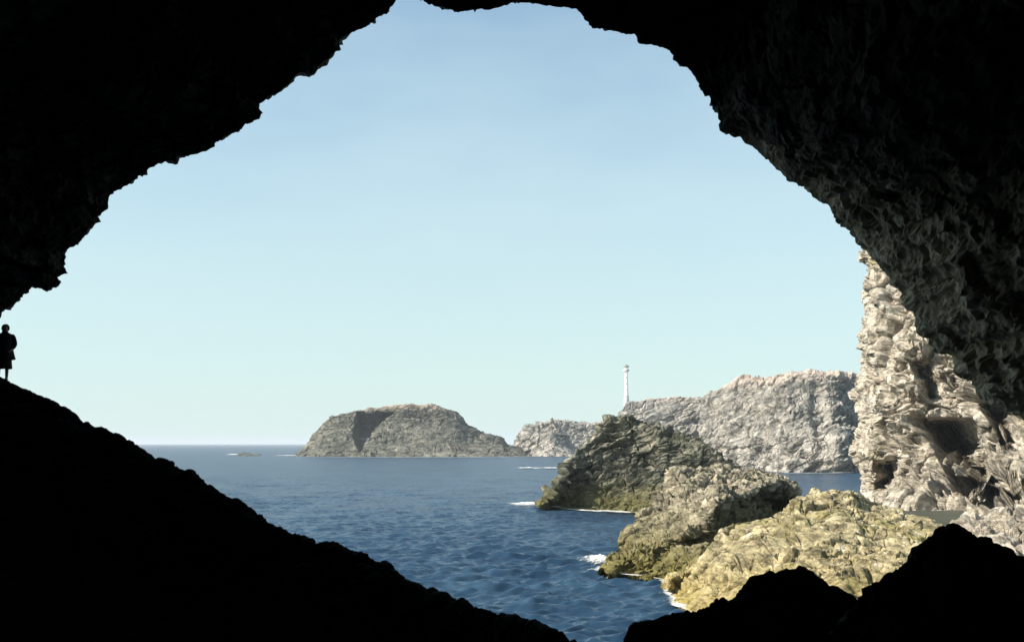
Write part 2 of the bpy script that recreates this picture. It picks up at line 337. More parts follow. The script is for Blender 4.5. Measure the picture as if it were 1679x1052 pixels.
# ------------------------------------------------------------------ sea
def build_sea():
    # rows spaced as a fan so that near waves are finely meshed
    ys = [-40, -25, -10, 0, 8]
    py = np.concatenate([np.linspace(1500, 1070, 40), np.linspace(1068, 760, 560), np.linspace(759.5, 728.2, 120)])
    ys = np.array(ys + [10 * F / (q - HORIZON) for q in py] + [20000, 40000.0])
    ys = np.unique(np.round(ys, 4))
    nu = 1000
    t = np.linspace(-1, 1, nu)
    half = np.maximum(60 + 0.0 * ys, np.abs(ys) * 0.75 + 30)
    X = half[:, None] * t[None, :]; Y = np.repeat(ys[:, None], nu, 1)
    dy = np.gradient(ys)[:, None]
    Z = np.zeros_like(X); DX = np.zeros_like(X); DY = np.zeros_like(X)
    rr = np.random.RandomState(3)
    for k in range(80):
        lam = 0.6 * (2.9 / 0.6) ** rr.rand() if k < 60 else 3.5 * (13 / 3.5) ** rr.rand()
        ang = math.radians(-75 + rr.normal() * 26)
        kx, ky = math.cos(ang) * 2 * math.pi / lam, math.sin(ang) * 2 * math.pi / lam
        a = (0.0195 if k < 60 else 0.0145) * lam ** 0.6 * (0.5 + rr.rand())
        if lam > 5: a *= 0.6
        fade = np.clip(lam / (np.maximum(dy, half[:, None] * 2 / nu) * 2.2) - 0.6, 0, 1)
        ph = kx * X + ky * Y + rr.rand() * 6.28
        Z += a * fade * np.cos(ph)
        DX -= a * 0.3 * fade * kx / math.hypot(kx, ky) * np.sin(ph); DY -= a * 0.3 * fade * ky / math.hypot(kx, ky) * np.sin(ph)
    env = 0.75 + 0.5 * fbm(np.stack([X.ravel() / 30, Y.ravel() / 45, 0 * X.ravel()], 1), 2).reshape(X.shape)
    G = np.stack([X + DX * env, Y + DY * env, SEA + Z * env], 2)
    m, n, l, b = new_mat('sea_water')
    tcn = n.new('ShaderNodeTexCoord')
    b.inputs['Roughness'].default_value = 0.14; b.inputs['IOR'].default_value = 1.33
    b.inputs['Specular IOR Level'].default_value = 0.32
    nz = n.new('ShaderNodeTexNoise'); nz.inputs['Scale'].default_value = 0.12; nz.inputs['Detail'].default_value = 6; nz.inputs['Roughness'].default_value = 0.7
    mps = n.new('ShaderNodeMapping'); mps.inputs['Scale'].default_value = (1.0, 0.45, 1.0); mps.inputs['Rotation'].default_value = (0, 0, 0.3)
    l.new(tcn.outputs['Object'], mps.inputs['Vector']); l.new(mps.outputs[0], nz.inputs['Vector'])
    rp = n.new('ShaderNodeValToRGB')
    rp.color_ramp.elements[0].position = 0.35; rp.color_ramp.elements[0].color = (0.012, 0.033, 0.066, 1)
    rp.color_ramp.elements[1].position = 0.70; rp.color_ramp.elements[1].color = (0.036, 0.078, 0.124, 1)
    l.new(nz.outputs['Fac'], rp.inputs[0]); l.new(rp.outputs[0], b.inputs['Base Color'])
    mpn = n.new('ShaderNodeMapping'); mpn.inputs['Scale'].default_value = (0.55, 1.0, 1.0); mpn.inputs['Rotation'].default_value = (0, 0, 0.35)
    l.new(tcn.outputs['Object'], mpn.inputs['Vector'])
    n1 = n.new('ShaderNodeTexNoise'); n1.inputs['Scale'].default_value = 0.8; n1.inputs['Detail'].default_value = 9; n1.inputs['Roughness'].default_value = 0.7
    l.new(mpn.outputs[0], n1.inputs['Vector'])
    n1.inputs['Scale'].default_value = 2.2; n1.inputs['Detail'].default_value = 4; n1.inputs['Roughness'].default_value = 0.66
    ge = n.new('ShaderNodeNewGeometry')
    sb_ = n.new('ShaderNodeVectorMath'); sb_.operation = 'SUBTRACT'; l.new(n1.outputs['Color'], sb_.inputs[0]); sb_.inputs[1].default_value = (0.5, 0.5, 0.5)
    ml = n.new('ShaderNodeVectorMath'); ml.operation = 'MULTIPLY'; l.new(sb_.outputs[0], ml.inputs[0]); ml.inputs[1].default_value = (1.5, 2.1, 0.0)
    ad_ = n.new('ShaderNodeVectorMath'); ad_.operation = 'ADD'; l.new(ml.outputs[0], ad_.inputs[0]); l.new(ge.outputs['Normal'], ad_.inputs[1])
    no = n.new('ShaderNodeVectorMath'); no.operation = 'NORMALIZE'; l.new(ad_.outputs[0], no.inputs[0]); l.new(no.outputs[0], b.inputs['Normal'])
    df = n.new('ShaderNodeBsdfDiffuse'); gl = n.new('ShaderNodeBsdfGlossy'); gl.inputs['Roughness'].default_value = 0.2
    l.new(rp.outputs[0], df.inputs['Color']); l.new(no.outputs[0], gl.inputs['Normal'])
    fr = n.new('ShaderNodeFresnel'); fr.inputs['IOR'].default_value = 1.34; l.new(no.outputs[0], fr.inputs['Normal'])
    mn = n.new('ShaderNodeMath'); mn.operation = 'MINIMUM'; mn.inputs[1].default_value = 0.38; l.new(fr.outputs[0], mn.inputs[0])
    ms = n.new('ShaderNodeMixShader'); l.new(mn.outputs[0], ms.inputs[0]); l.new(df.outputs[0], ms.inputs[1]); l.new(gl.outputs[0], ms.inputs[2])
    l.new(ms.outputs[0], n['Material Output'].inputs['Surface']); n.remove(b)
    o = mesh_from_grid('sea', G, m, origin=(0, 0, SEA), smooth=True)
    tag(o, kind='structure')
build_sea()

# ------------------------------------------------------------------ the far island, islet and headlands
def add_z(pts, dD=0, dpy=0): return [P(a, b + dpy, D + dD) for a, b, D in pts]
isl = [(487, 747), (504, 725), (521, 707), (529, 693), (543, 684), (575, 677), (593, 673), (607, 669), (647, 665), (693, 663), (722, 668), (747, 677), (765, 695), (793, 711), (822, 718), (829, 729), (854, 737), (868, 747)]
D_I = 840
def hollow(V, n):                       # the deep cove in the island's seaward face: a wall that steps back, then a ramp out again
    px = V[:, 0] / V[:, 1] * F + CX; py = HORIZON - V[:, 2] / V[:, 1] * F
    wob = 3.0 * perlin(V / 9.0)
    t = np.clip((py - 679) / 62, 0, 1)
    xl = 586 - 8 * np.sin(t * 3.1) + 3 * t + wob; wd = 48 * (1 - t) ** 0.9 + 5
    u = (px - xl) / wd
    k = np.clip(u / 0.06, 0, 1) * np.clip((1.12 - u) / 0.22, 0, 1)
    top_ = np.clip((py - 676 - 0.0 * u + wob) / 3.0, 0, 1) * np.clip((744 - py) / 8, 0, 1)
    V[:, 1] += 34 * k * top_ * (V[:, 1] < 838)
    return V
o = rock('rock_island', [P(a, b, D_I) for a, b in isl],
     [[P(a, b + (747 - b) * 0.38, D_I - 16) for a, b in isl]],
     [Wt(487, 748.0), Wt(520, 748.5), Wt(600, 748.5), Wt(700, 748.8), Wt(800, 748.8), Wt(868, 748)],
     (0, 120, 0), M_island, 640, 90, 4.0, (0.10, 0.1, 1), layer=1.5, block=0.6, el=5, amp=0.5, big=0.6, post=hollow)
tag(o, 'domed dark island far out on the sea with a shadowed hollow', 'island')

plat = [(880, 694.5), (905, 693), (940, 692.5), (986, 693), (1040, 694), (1100, 690)]
ridge = [P(a, b, 1010) for a, b in plat]
o = rock('low_headland', ridge, [[P(a, b + 18, 1000) for a, b in plat]],
     [Wt(875, 743.7), Wt(960, 743.8), Wt(1100, 743.8)], (0, 300, 0), M_far, 300, 40, 5.0, (0.1, 0, 1), amp=0.5)
tag(o, 'low flat-topped pale headland on the horizon behind the small peaked islet', 'headland')
isl2 = [(838, 741), (846, 722), (854, 707), (861, 694), (879, 694), (893, 696), (900, 692), (904, 688), (910, 695), (918, 702), (932, 718), (943, 736), (952, 747)]
o = rock('peaked_islet', [P(a, b, 850) for a, b in isl2], [[P(a, b + (745 - b) * .4, 838) for a, b in isl2]],
     [Wt(836, 746.6), Wt(870, 747), Wt(900, 748), Wt(952, 748)], (0, 60, 0), M_far, 320, 50, 3.6, (0.5, 0, 1), amp=0.55, big=0.6)
tag(o, 'small pale islet with a pointed peak, between the domed island and the near rocks', 'islet')

rear = [(1012, 690), (1016, 678), (1027, 664), (1062, 659), (1117, 655), (1155, 655), (1220, 652), (1300, 650)]
ridge = [P(a, b, 560) for a, b in rear]
G = loft([[(x, y - 20, SEA - 3) for x, y, z in [Wt(1008, 757), Wt(1120, 757.5), Wt(1300, 757.5)]],
          [Wt(1008, 757), Wt(1120, 757.5), Wt(1300, 757.5)], [P(a, b + 22, 552) for a, b in rear], ridge,
          [(x + 4, y + 14, z + 1) for x, y, z in ridge], [(x + 30, y + 260, z) for x, y, z in ridge], [(x + 40, y + 330, SEA - 3) for x, y, z in ridge]],
         420, [5, 60, 50, 14, 24, 10])
n = grid_normals(G); V = G.reshape(-1, 3)
V = V + n.reshape(-1, 3) * crag(V, 4.0, (-0.3, 0, 1), 0.4, big=0.6, layer=1.3, block=0.6)[:, None]
o = mesh_from_grid('rear_cliff', V.reshape(G.shape), M_far)
tag(o, 'pale level-topped cliff below the lighthouse, behind the big rugged headland', 'cliff')

head = [(1150, 700), (1153, 672), (1161, 650), (1188, 639), (1213, 622), (1243, 620), (1254, 622), (1290, 616), (1336, 611), (1364, 613), (1391, 615), (1418, 616), (1480, 612), (1560, 605)]
hb = [(1135, 767), (1205, 769), (1250, 771), (1292, 774), (1364, 774.5), (1413, 772), (1560, 772)]
def headpost(V, n):
    # rounded buttress at the right end of the headland and a gully left of it
    for (a, b, rx, rz, dep) in ((1370, 735, 13, 9, -9), (1345, 690, 3.0, 14, 4), (1190, 668, 6, 3, 3), (1225, 700, 4, 9, 3.0), (1300, 640, 16, 2.2, 2.5)):
        c = np.array(P(a, b, hD(a) + 20))
        q = np.sqrt(((V[:, 0] - c[0] - 0.35 * (V[:, 2] - c[2])) / rx) ** 2 + ((V[:, 2] - c[2]) / rz) ** 2)
        k = np.clip(1.4 - q, 0, 1); k = k * k * (3 - 2 * k); V[:, 1] += dep * k
    return V
def hD(a): return float(np.interp(a, [1135, 1205, 1250, 1292, 1364, 1413, 1560], [408, 388, 370, 347, 343, 362, 362]))
ridge = [P(a, b, hD(a) + 44) for a, b in head]
G = loft([[(x, y + 1, SEA - 3) for x, y, z in [Wt(*q) for q in hb]], [Wt(*q) for q in hb],
          [P(a, b + (772 - b) * 0.62, hD(a) + 14) for a, b in head], [P(a, b + (772 - b) * 0.28, hD(a) + 30) for a, b in head], ridge,
          [(x + 2, y + 12, z + 0.6) for x, y, z in ridge], [(x + 20, y + 90, z - 1) for x, y, z in ridge], [(x + 30, y + 130, SEA - 3) for x, y, z in ridge]],
         760, [5, 80, 80, 70, 14, 20, 10])
n = grid_normals(G); V = headpost(G.reshape(-1, 3), None)
V = V + n.reshape(-1, 3) * crag(V, 2.6, (-0.5, 0.1, 1), 0.66, big=0.7, layer=2.0, block=0.8, el=5, warp=0.5, bed=1.5)[:, None]
o = mesh_from_grid('headland', V.reshape(G.shape), M_far)
tag(o, 'big rugged pale grey headland across the cove, behind the near rocks', 'headland')

# ------------------------------------------------------------------ lighthouse
def lathe(name, prof, mat, parent=None, seg=24, loc=(0, 0, 0)):
    th = np.linspace(0, 2 * np.pi, seg, endpoint=False)
    G = np.array([[(r * math.cos(t), r * math.sin(t), z) for t in th] for r, z in prof])
    o = mesh_from_grid(name, G, mat, closed_u=True, origin=(0, 0, 0))
    o.location = loc
    if parent: o.parent = parent
    return o
bx = P(1027.5, 664, 600); tz = P(1027.5, 597, 600)[2]
H = tz - bx[2]; k = 1.0
lh = bpy.data.objects.new('lighthouse', None); sc.collection.objects.link(lh); lh.location = bx
tag(lh, 'slender white lighthouse with a dark gallery standing behind the pale level-topped cliff', 'lighthouse')
M_white = flat_mat('white_paint', (0.92, 0.92, 0.88), 0.6, 0.05, 0.5)
M_grst = flat_mat('pale_stone', (0.50, 0.55, 0.55), 0.8, 0.1, 0.5)
M_dkm = flat_mat('green_metal', (0.22, 0.25, 0.18), 0.5, 0.1, 1.0)
lathe('base', [(0.0, -3), (1.7, -3), (1.6, H * 0.14), (1.45, H * 0.16), (1.4, H * 0.23), (0, H * 0.23)], M_grst, lh)
tw = lathe('tower', [(0.0, H * .231), (1.35, H * .231), (1.15, H * 0.5), (1.0, H * 0.80), (1.25, H * 0.82), (0, H * 0.82)], M_white, lh)
for q in (0.35, 0.5, 0.65):
    wdw = lathe('window', [(0, 0), (0.22, 0), (0.22, 0.9), (0, 0.9)], M_dkm, lh, 8, (0.0, -1.18 + (q - .35) * .6, H * q))
lathe('gallery', [(0, H * .821), (1.9, H * .824), (1.95, H * .85), (1.95, H * .87), (0, H * .87)], M_grst, lh)
lathe('lantern', [(0, H * .871), (1.1, H * .871), (1.1, H * .93), (0, H * .93)], M_white, lh)
lathe('lantern_roof', [(0, H * .931), (1.9, H * .931), (1.7, H * .955), (0.6, H * .985), (0.15, H), (0, H * 1.01)], M_dkm, lh)

# ------------------------------------------------------------------ three rocks in the cove
r1 = [(883, 831, 150), (898, 812, 150), (922, 785, 152), (930, 757, 154), (941, 753, 155), (949, 734, 156), (977, 716, 157), (986, 699, 158), (996, 689, 158), (1020, 685, 158), (1043, 689, 158), (1071, 701, 156),
      (1078, 708, 155), (1118, 716, 153), (1145, 730, 150), (1168, 743, 148), (1196, 757, 146), (1215, 772, 146), (1240, 800, 146)]
R1 = [P(*q) for q in r1]
b1 = [Wt(883, 829), Wt(922, 835), Wt(977, 838), Wt(1024, 840), Wt(1060, 842), Wt(1130, 850), Wt(1240, 850)]
def lerp_curve(A, B, t, s=None, n=60):
    A = resample(A, n); B = resample(B, n); s = t if s is None else s
    C = A * (1 - t) + B * t; C[:, 2] = A[:, 2] * (1 - s) + B[:, 2] * s
    return [tuple(c) for c in C]
o = rock('sea_stack', R1, [lerp_curve(R1, b1, 0.22, 0.42), lerp_curve(R1, b1, 0.55, 0.75)], b1, (6, 26, 0), M_stack, 900, 130, 1.1, (-0.34, 0.1, 1), amp=0.85, big=0.8, layer=2.7, block=0.5, el=7, warp=0.35, bed=1.3)
tag(o, 'tall dark layered rock with a ragged crest and foam at its left foot', 'rock')

cols2 = [  # ridge, middle of the top face, lip of the shaded wall, waterline
    ((990, 940, 77), (991, 939, 77), (992, 939, 76.5), (990, 941)),
    ((1016, 898, 84), (1012, 910, 81), (1016, 925, 77.5), (1018, 944)),
    ((1031, 871, 89), (1030, 885, 85), (1035, 912, 79), (1040, 946)),
    ((1049, 845, 93), (1055, 868, 88), (1066, 900, 80), (1066, 947)),
    ((1076, 832, 97), (1085, 850, 91), (1100, 885, 81), (1095, 944)),
    ((1092, 800, 101), (1112, 832, 93), (1138, 868, 83), (1130, 938)),
    ((1101, 769, 104), (1138, 812, 95), (1165, 845, 85), (1158, 925)),
    ((1122, 765, 106), (1160, 800, 97), (1178, 824, 88), (1174, 916)),
    ((1161, 771, 109), (1190, 798, 102), (1203, 816, 93), (1200, 907)),
    ((1200, 770, 112), (1225, 790, 107), (1240, 801, 100), (1238, 893)),
    ((1243, 776, 115), (1258, 785, 112), (1270, 792, 107), (1268, 884)),
    ((1262, 782, 117), (1280, 787, 115), (1292, 790, 112), (1290, 876)),
    ((1280, 788, 118), (1292, 795, 118), (1302, 806, 117), (1302, 869)),
    ((1290, 830, 122), (1300, 835, 122), (1312, 840, 121), (1312, 864))]
R2 = [P(*c[0]) for c in cols2]; MID = [P(*c[1]) for c in cols2]; LIP = [P(*c[2]) for c in cols2]; b2 = [Wt(*c[3]) for c in cols2]
und = [(x * .94 - .8 if i > 6 else x, y + (7.0 if i > 6 else -.4), z - (1.6 if i > 5 else (z - SEA) * .3)) for i, (x, y, z) in enumerate(LIP)]
o = rock('sea_stack', R2, [MID, LIP, und], b2, (6, 14, 0), M_stack2, 820, 80, 0.72, (-0.15, 0.1, 1), amp=0.8, big=0.9, layer=2.2, block=0.7, matched=True, el=4, warp=0.4, bed=1.4)
tag(o, 'middle rock with a sunlit top and a black shadowed right side, splash at its foot', 'rock')

rs_ = [(1060, 953, 74), (1070, 938, 75), (1086, 924, 76), (1118, 902, 77), (1135, 898, 77), (1150, 899, 76), (1162, 918, 75), (1168, 950, 74)]
RS = [P(*q) for q in rs_]
o = rock('low_rock', RS, [lerp_curve(RS, [Wt(1058, 951), Wt(1100, 962), Wt(1168, 962)], 0.4, 0.45)], [Wt(1058, 951), Wt(1080, 956), Wt(1120, 960), Wt(1168, 962)], (2, 5, 0), M_stack2, 240, 50, 0.5, (-0.4, 0.1, 1), amp=0.8)
tag(o, 'small low rock wedged between the middle rock and the yellow lichen rock', 'rock')

r3 = [(1096, 966, 66), (1098, 949, 66), (1118, 940, 67), (1157, 930, 68.5), (1161, 906, 70), (1172, 883, 72), (1192, 867, 73), (1212, 855, 74), (1255, 842, 76), (1282, 832, 77), (1302, 812, 78), (1329, 803, 79), (1368, 801, 80), (1392, 808, 80), (1407, 822, 79), (1461, 840, 78), (1492, 856, 76), (1530, 872, 74), (1580, 900, 72), (1640, 960, 70)]
R3 = [P(*q) for q in r3]
b3 = [Wt(1098, 968), Wt(1110, 992), Wt(1145, 1008), Wt(1220, 1030), Wt(1320, 1050), Wt(1450, 1060), Wt(1640, 1040)]
o = rock('lichen_rock', R3, [lerp_curve(R3, b3, 0.3, 0.28), lerp_curve(R3, b3, 0.7, 0.62)], b3, (8, 10, 0), M_lichen, 860, 130, 1.0, (0.25, 0.3, 1), amp=0.42, big=1.5, layer=1.6, block=0.8, el=4, warp=0.7, bed=1.0)
tag(o, 'broad rounded rock covered in yellow green lichen, nearest of the sunlit rocks', 'rock')

# ------------------------------------------------------------------ the sunlit cliff on the right of the cove
top = [(1422, 330, 210), (1434, 400, 195), (1441, 425, 190), (1500, 300, 180), (1600, 200, 150), (1750, 150, 125), (2000, 100, 105)]
# silhouette column: the cliff's left edge, from its foot up
edge = [(1428, 812), (1432, 775), (1418, 735), (1430, 690), (1420, 645), (1424, 612), (1438, 580), (1430, 545), (1450, 500), (1440, 462), (1458, 400), (1446, 350)]
E = [P(a, b, 172) for a, b in edge]
m1 = [P(a, b, D) for (a, b), D in zip([(1500, 835), (1505, 800), (1500, 760), (1495, 720), (1490, 680), (1488, 640), (1490, 590), (1500, 530), (1500, 470), (1505, 400), (1510, 330)], [148, 152, 155, 157, 158, 158, 159, 161, 162, 164, 166])]
m2 = [P(a, b, D) for (a, b), D in zip([(1590, 846), (1600, 810), (1600, 770), (1590, 730), (1580, 690), (1580, 650), (1580, 600), (1590, 540), (1600, 470), (1600, 400), (1600, 320)], [136, 141, 146, 149, 150, 151, 152, 154, 156, 158, 160])]
m3 = [P(a, b, D) for (a, b), D in zip([(1690, 910), (1690, 870), (1680, 825), (1675, 770), (1670, 710), (1670, 650), (1675, 600), (1680, 540), (1690, 470), (1690, 400), (1700, 320)], [92, 102, 118, 132, 138, 140, 142, 145, 148, 150, 153])]
m4 = [P(a, b, D) for (a, b), D in zip([(1900, 1000), (1900, 940), (1900, 870), (1900, 800), (1900, 740), (1900, 650), (1900, 600), (1900, 540), (1900, 470), (1900, 400), (1900, 320)], [62, 72, 90, 106, 118, 124, 128, 132, 136, 140, 143])]
def under(c): return [(c[0][0], c[0][1], SEA - 3)] + c
back = [(x + 8, y + 25, z) for x, y, z in E]
G = loft([under([(x + 60, y + 40, z) for x, y, z in back]), under(back), under(E), under(m1), under(m2), under(m3), under(m4)], 640, [10, 30, 190, 190, 190, 90])
n = grid_normals(G)
V = G.reshape(-1, 3); nn = n.reshape(-1, 3)
if np.mean(nn[:, 0]) > 0: nn = -nn
# shadowed clefts and the small sea cave at the cliff's foot
def cleft(V, a0, a1, D, w_, dep):
    p0 = np.array(P(*a0, D)); p1 = np.array(P(*a1, D))
    # in angular space as seen from the cove, i.e. along the wall: use x/y ratio
    ax, az_ = V[:, 0] / V[:, 1], V[:, 2] / V[:, 1]
    q0 = np.array([p0[0], p0[2]]) / D; q1 = np.array([p1[0], p1[2]]) / D
    d = q1 - q0; t = np.clip(((ax - q0[0]) * d[0] + (az_ - q0[1]) * d[1]) / (d @ d), 0, 1)
    dist = np.hypot(ax - q0[0] - t * d[0], az_ - q0[1] - t * d[1]) * F
    k = np.clip(1.3 - dist / w_, 0, 1); k = k * k * (3 - 2 * k)
    return dep * k
d = crag(V, 2.0, (0.75, 0.3, 0.7), 1.0, big=1.5, layer=1.2, block=1.3, el=2.2, warp=0.6, bed=1.2)
ppx = V[:, 0] / V[:, 1] * F + CX
d = d * np.clip(0.45 + (ppx - 1435) / 80, 0.45, 1)
jit = 1 + 0.5 * fbm(V / 5.0, 2)
d -= cleft(V, (1508, 690), (1560, 745), 150, 13, 9.0) * jit + cleft(V, (1560, 745), (1590, 800), 140, 19, 14.0) * jit + cleft(V, (1590, 800), (1650, 835), 130, 16, 13.0) * jit
d -= cleft(V, (1436, 797), (1460, 760), 185, 12, 14.0) * jit
d -= cleft(V, (1590, 655), (1680, 668), 120, 7, 7.0) * jit + cleft(V, (1630, 700), (1650, 740), 120, 9, 7.0) * jit + cleft(V, (1640, 790), (1680, 820), 110, 10, 7.0) * jit
V = V + nn * d[:, None]
def step_back(V, line, w0, dep, w1):    # a face that turns away from the sun along a slanting line, then the cliff comes forward again
    px = V[:, 0] / V[:, 1] * F + CX; py = HORIZON - V[:, 2] / V[:, 1] * F
    ys_ = [q[1] for q in line]; xs_ = [q[0] for q in line]
    u = px - np.interp(py, ys_, xs_) + 7 * fbm(V / 3.0, 3)
    f = np.clip(u / w0, 0, 1) * np.clip((w0 + w1 - u) / w1, 0, 1)
    end = np.clip((py - ys_[0]) / 10, 0, 1) * np.clip((ys_[-1] - py) / 10, 0, 1)
    return dep * f * end
V0 = V.copy(); INL = np.array([0.40, 0.92, 0.0])
V += INL * step_back(V0, [(1500, 684), (1526, 722), (1552, 765), (1588, 805), (1625, 842)], 44, 21, 46)[:, None]
V += INL * step_back(V0, [(1492, 592), (1500, 625), (1512, 660)], 16, 8, 26)[:, None]
V += INL * step_back(V0, [(1600, 662), (1622, 690), (1640, 745)], 22, 10, 40)[:, None]
V += INL * step_back(V0, [(1424, 752), (1428, 780), (1420, 806)], 22, 12, 24)[:, None]
o = mesh_from_grid('cove_cliff', V.reshape(G.shape), M_cliff)
tag(o, 'sunlit cream cliff with dark clefts at the right, just outside the cave mouth', 'cliff')

# beach at the cliff's foot, its shade put into the dark sand colour
M_sand = flat_mat('shaded_sand', (0.06, 0.062, 0.045), 0.8, 0.15, 0.3)
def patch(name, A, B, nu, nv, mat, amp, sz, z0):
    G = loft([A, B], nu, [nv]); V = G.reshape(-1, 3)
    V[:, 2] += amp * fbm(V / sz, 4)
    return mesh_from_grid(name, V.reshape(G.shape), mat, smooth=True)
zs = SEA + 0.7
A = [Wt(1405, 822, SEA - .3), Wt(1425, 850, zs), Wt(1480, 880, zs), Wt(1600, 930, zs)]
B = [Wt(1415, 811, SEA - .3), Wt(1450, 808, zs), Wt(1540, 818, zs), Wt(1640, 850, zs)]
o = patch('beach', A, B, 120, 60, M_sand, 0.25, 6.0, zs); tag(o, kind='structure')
sh = [(1556, 880), (1572, 866), (1588, 852), (1600, 848), (1615, 851), (1628, 842), (1650, 836), (1672, 838), (1700, 850), (1740, 880), (1780, 930)]
SH = [P(a, b, 98) for a, b in sh]
SHB = [(x * .93, y - 12, SEA + .3) for x, y, z in SH]
o = rock('shore_rock', SH, [lerp_curve(SH, SHB, 0.35, 0.3)], SHB, (3, 9, 0), M_cliff, 300, 60, 1.2, (0.4, 0.1, 1), amp=0.7, block=1.3)
tag(o, 'jagged sunlit rocks at the foot of the cream cliff, beside the peaked black boulder', 'rock')

# ------------------------------------------------------------------ the cave: vault, walls and the rock around its mouth
rim = [(0, 513), (18, 500), (30, 488), (36, 480), (57, 468), (66, 471), (75, 474), (80, 470), (98, 465), (101, 459), (87, 452), (100, 451), (111, 448), (108, 430), (109, 415), (122, 405), (139, 388), (142, 378), (150, 365), (176, 342), (182, 322), (196, 312), (214, 301),
       (224, 290), (250, 276), (274, 265), (285, 264), (288, 270), (293, 262), (328, 253), (351, 242), (354, 234), (392, 218), (404, 205), (424, 196), (429, 186), (424, 178), (426, 171), (456, 157), (474, 141), (490, 123), (513, 120),
       (520, 107), (540, 94), (559, 78), (559, 68), (580, 55), (602, 43), (616, 34), (639, 20), (639, 14), (650, 1), (675, -1), (693, 2), (712, 10), (735, 16), (763, 24), (790, 19), (815, 17), (840, 9), (890, 12), (941, 17), (955, 31), (972, 47), (1003, 50),
       (1041, 58), (1049, 70), (1070, 74), (1090, 82), (1110, 97), (1130, 112), (1144, 128), (1150, 146), (1157, 159), (1173, 178), (1178, 195), (1183, 211), (1214, 229), (1240, 250), (1261, 271), (1275, 288), (1290, 301), (1320, 311), (1341, 330), (1356, 336), (1366, 358),
       (1380, 368), (1396, 376), (1404, 393), (1426, 419), (1442, 438), (1456, 450), (1462, 466), (1478, 478), (1484, 500), (1500, 510), (1506, 532), (1526, 548), (1534, 570), (1558, 584), (1566, 606), (1596, 622), (1606, 644), (1632, 655), (1662, 668), (1700, 690), (1790, 790), (1900, 930), (1950, 1150), (1800, 1500),
       (1400, 1750), (800, 1800), (100, 1700), (-350, 1400), (-450, 1000), (-330, 760), (-200, 640), (-90, 570), (0, 513)]
def rimD(px, py):
    if py > 1000: return 27
    return float(np.interp(px, [-450, 0, 500, 900, 1150, 1450, 1950], [33, 34, 30, 27, 27, 29, 26]))
R = [P(a, b, rimD(a, b)) for a, b in rim]
NU = 1700
Rr = resample(R, NU + 1)[:-1]
pxv = (Rr[:, 0] / Rr[:, 1]) * F + CX
C0 = np.array([0.5, 0, 1.5])
dirn = Rr - C0; dirn[:, 1] = 0
# smooth outward direction
for _ in range(60):
    dirn = (np.roll(dirn, 1, 0) + np.roll(dirn, -1, 0) + dirn) / 3
dirn /= np.linalg.norm(dirn, axis=1)[:, None]
th = np.arctan2(dirn[:, 2], dirn[:, 0])
right = np.clip((np.cos(th + 0.10) - 0.35) / 0.45, 0, 1); right = right * right * (3 - 2 * right)   # 1 on the right wall
inner_L = [(0, 0), (-0.35, 0.7), (-1.2, 2.4), (-3, 5.0), (-7, 8.0), (-14, 9.5), (-24, 9), (-36, 4), (-46, -4)]
inner_R = [(0, 0), (-2.8, -0.5), (-5.6, -0.7), (-8.6, 0.3), (-12, 2.4), (-17, 5.4), (-24, 7.5), (-36, 4), (-46, -4)]
iL = np.array(inner_L, float); iR = np.array(inner_R, float)
prof = []; cnts = [26, 34, 34, 30, 24, 18, 14, 10]
rows = []
tpos = []
for k_, c_ in enumerate(cnts):
    for r_ in range(c_): tpos.append(k_ + r_ / c_)
tpos.append(len(cnts))
tpos = np.array(tpos)
def prf(arr, t): return np.stack([np.interp(t, np.arange(len(arr)), arr[:, 0]), np.interp(t, np.arange(len(arr)), arr[:, 1])], 1)
for t in tpos:
    a = prf(iL, np.array([t]))[0]; b = prf(iR, np.array([t]))[0]
    dy = a[0] * (1 - right) + b[0] * right; dr = a[1] * (1 - right) + b[1] * right
    q = Rr + dirn * dr[:, None]; q[:, 1] += dy
    rows.append(q)
inner = rows[::-1]                                   # from behind the camera to the rim
outer = []
for dy, dr in ((0.3, 0.15), (0.6, 0.35), (0.9, 0.7), (1.1, 1.2), (1.2, 2), (1.0, 3.2), (0.6, 5), (0.0, 7.5), (-1.5, 11), (-5, 15), (-12, 19), (-25, 21), (-45, 20), (-62, 10), (-66, -4)):
    q = Rr + dirn * dr; q[:, 1] += dy; outer.append(q)
closeA = [np.repeat(inner[0].mean(0)[None] + np.array([[0, -1.0, 0]]), NU, 0)]
closeB = [np.repeat(outer[-1].mean(0)[None], NU, 0)]
G = np.stack(closeA + inner + outer + closeB, 0)
n = grid_normals(G); V = G.reshape(-1, 3); nn = n.reshape(-1, 3)
rimrow = len(inner)      # index of rim row
rowi = np.repeat(np.arange(G.shape[0]), NU)
away = np.abs(V - np.tile(Rr, (G.shape[0], 1))); away = np.linalg.norm(away, axis=1)
kk = np.clip(away / 3.0, 0.0, 1.0)
pxr = np.tile(pxv, G.shape[0]); pyr = np.tile(HORIZON - Rr[:, 2] / Rr[:, 1] * F, G.shape[0])
rough = np.clip((pxr - 1430) / 60, 0, 1) * np.clip((pyr - 420) / 60, 0, 1)
rt = np.tile(right, G.shape[0]); kk = kk * (1 - rt) + rt * np.clip(away / 9.0, 0, 1)
d = kk * (0.9 - 0.4 * rt) * fbm(V / 5.0, 3) + rough * 0.3 * fbm(V / 1.6, 3) + (0.10 + 0.14 * np.maximum(kk, rough)) * (crag(V, 0.62, (-0.55, 0.25, 0.8), 0.85, big=0.5, layer=0.6, block=0.65, el=1.4))
wV = V + 0.15 * np.stack([perlin(V / 0.5), perlin(V / 0.5 + 9), perlin(V / 0.5 + 17)], 1)
d += (0.10 + 0.10 * np.clip(away / 1.5, 0, 1)) * facets(wV / 1.1 + 3)[0] + (0.05 + 0.06 * np.clip(away / 1.5, 0, 1)) * facets(wV / 0.45 + 8)[0] + 0.03 * perlin(V / 0.15) + 0.04 * fbm(V / 0.4, 3) 
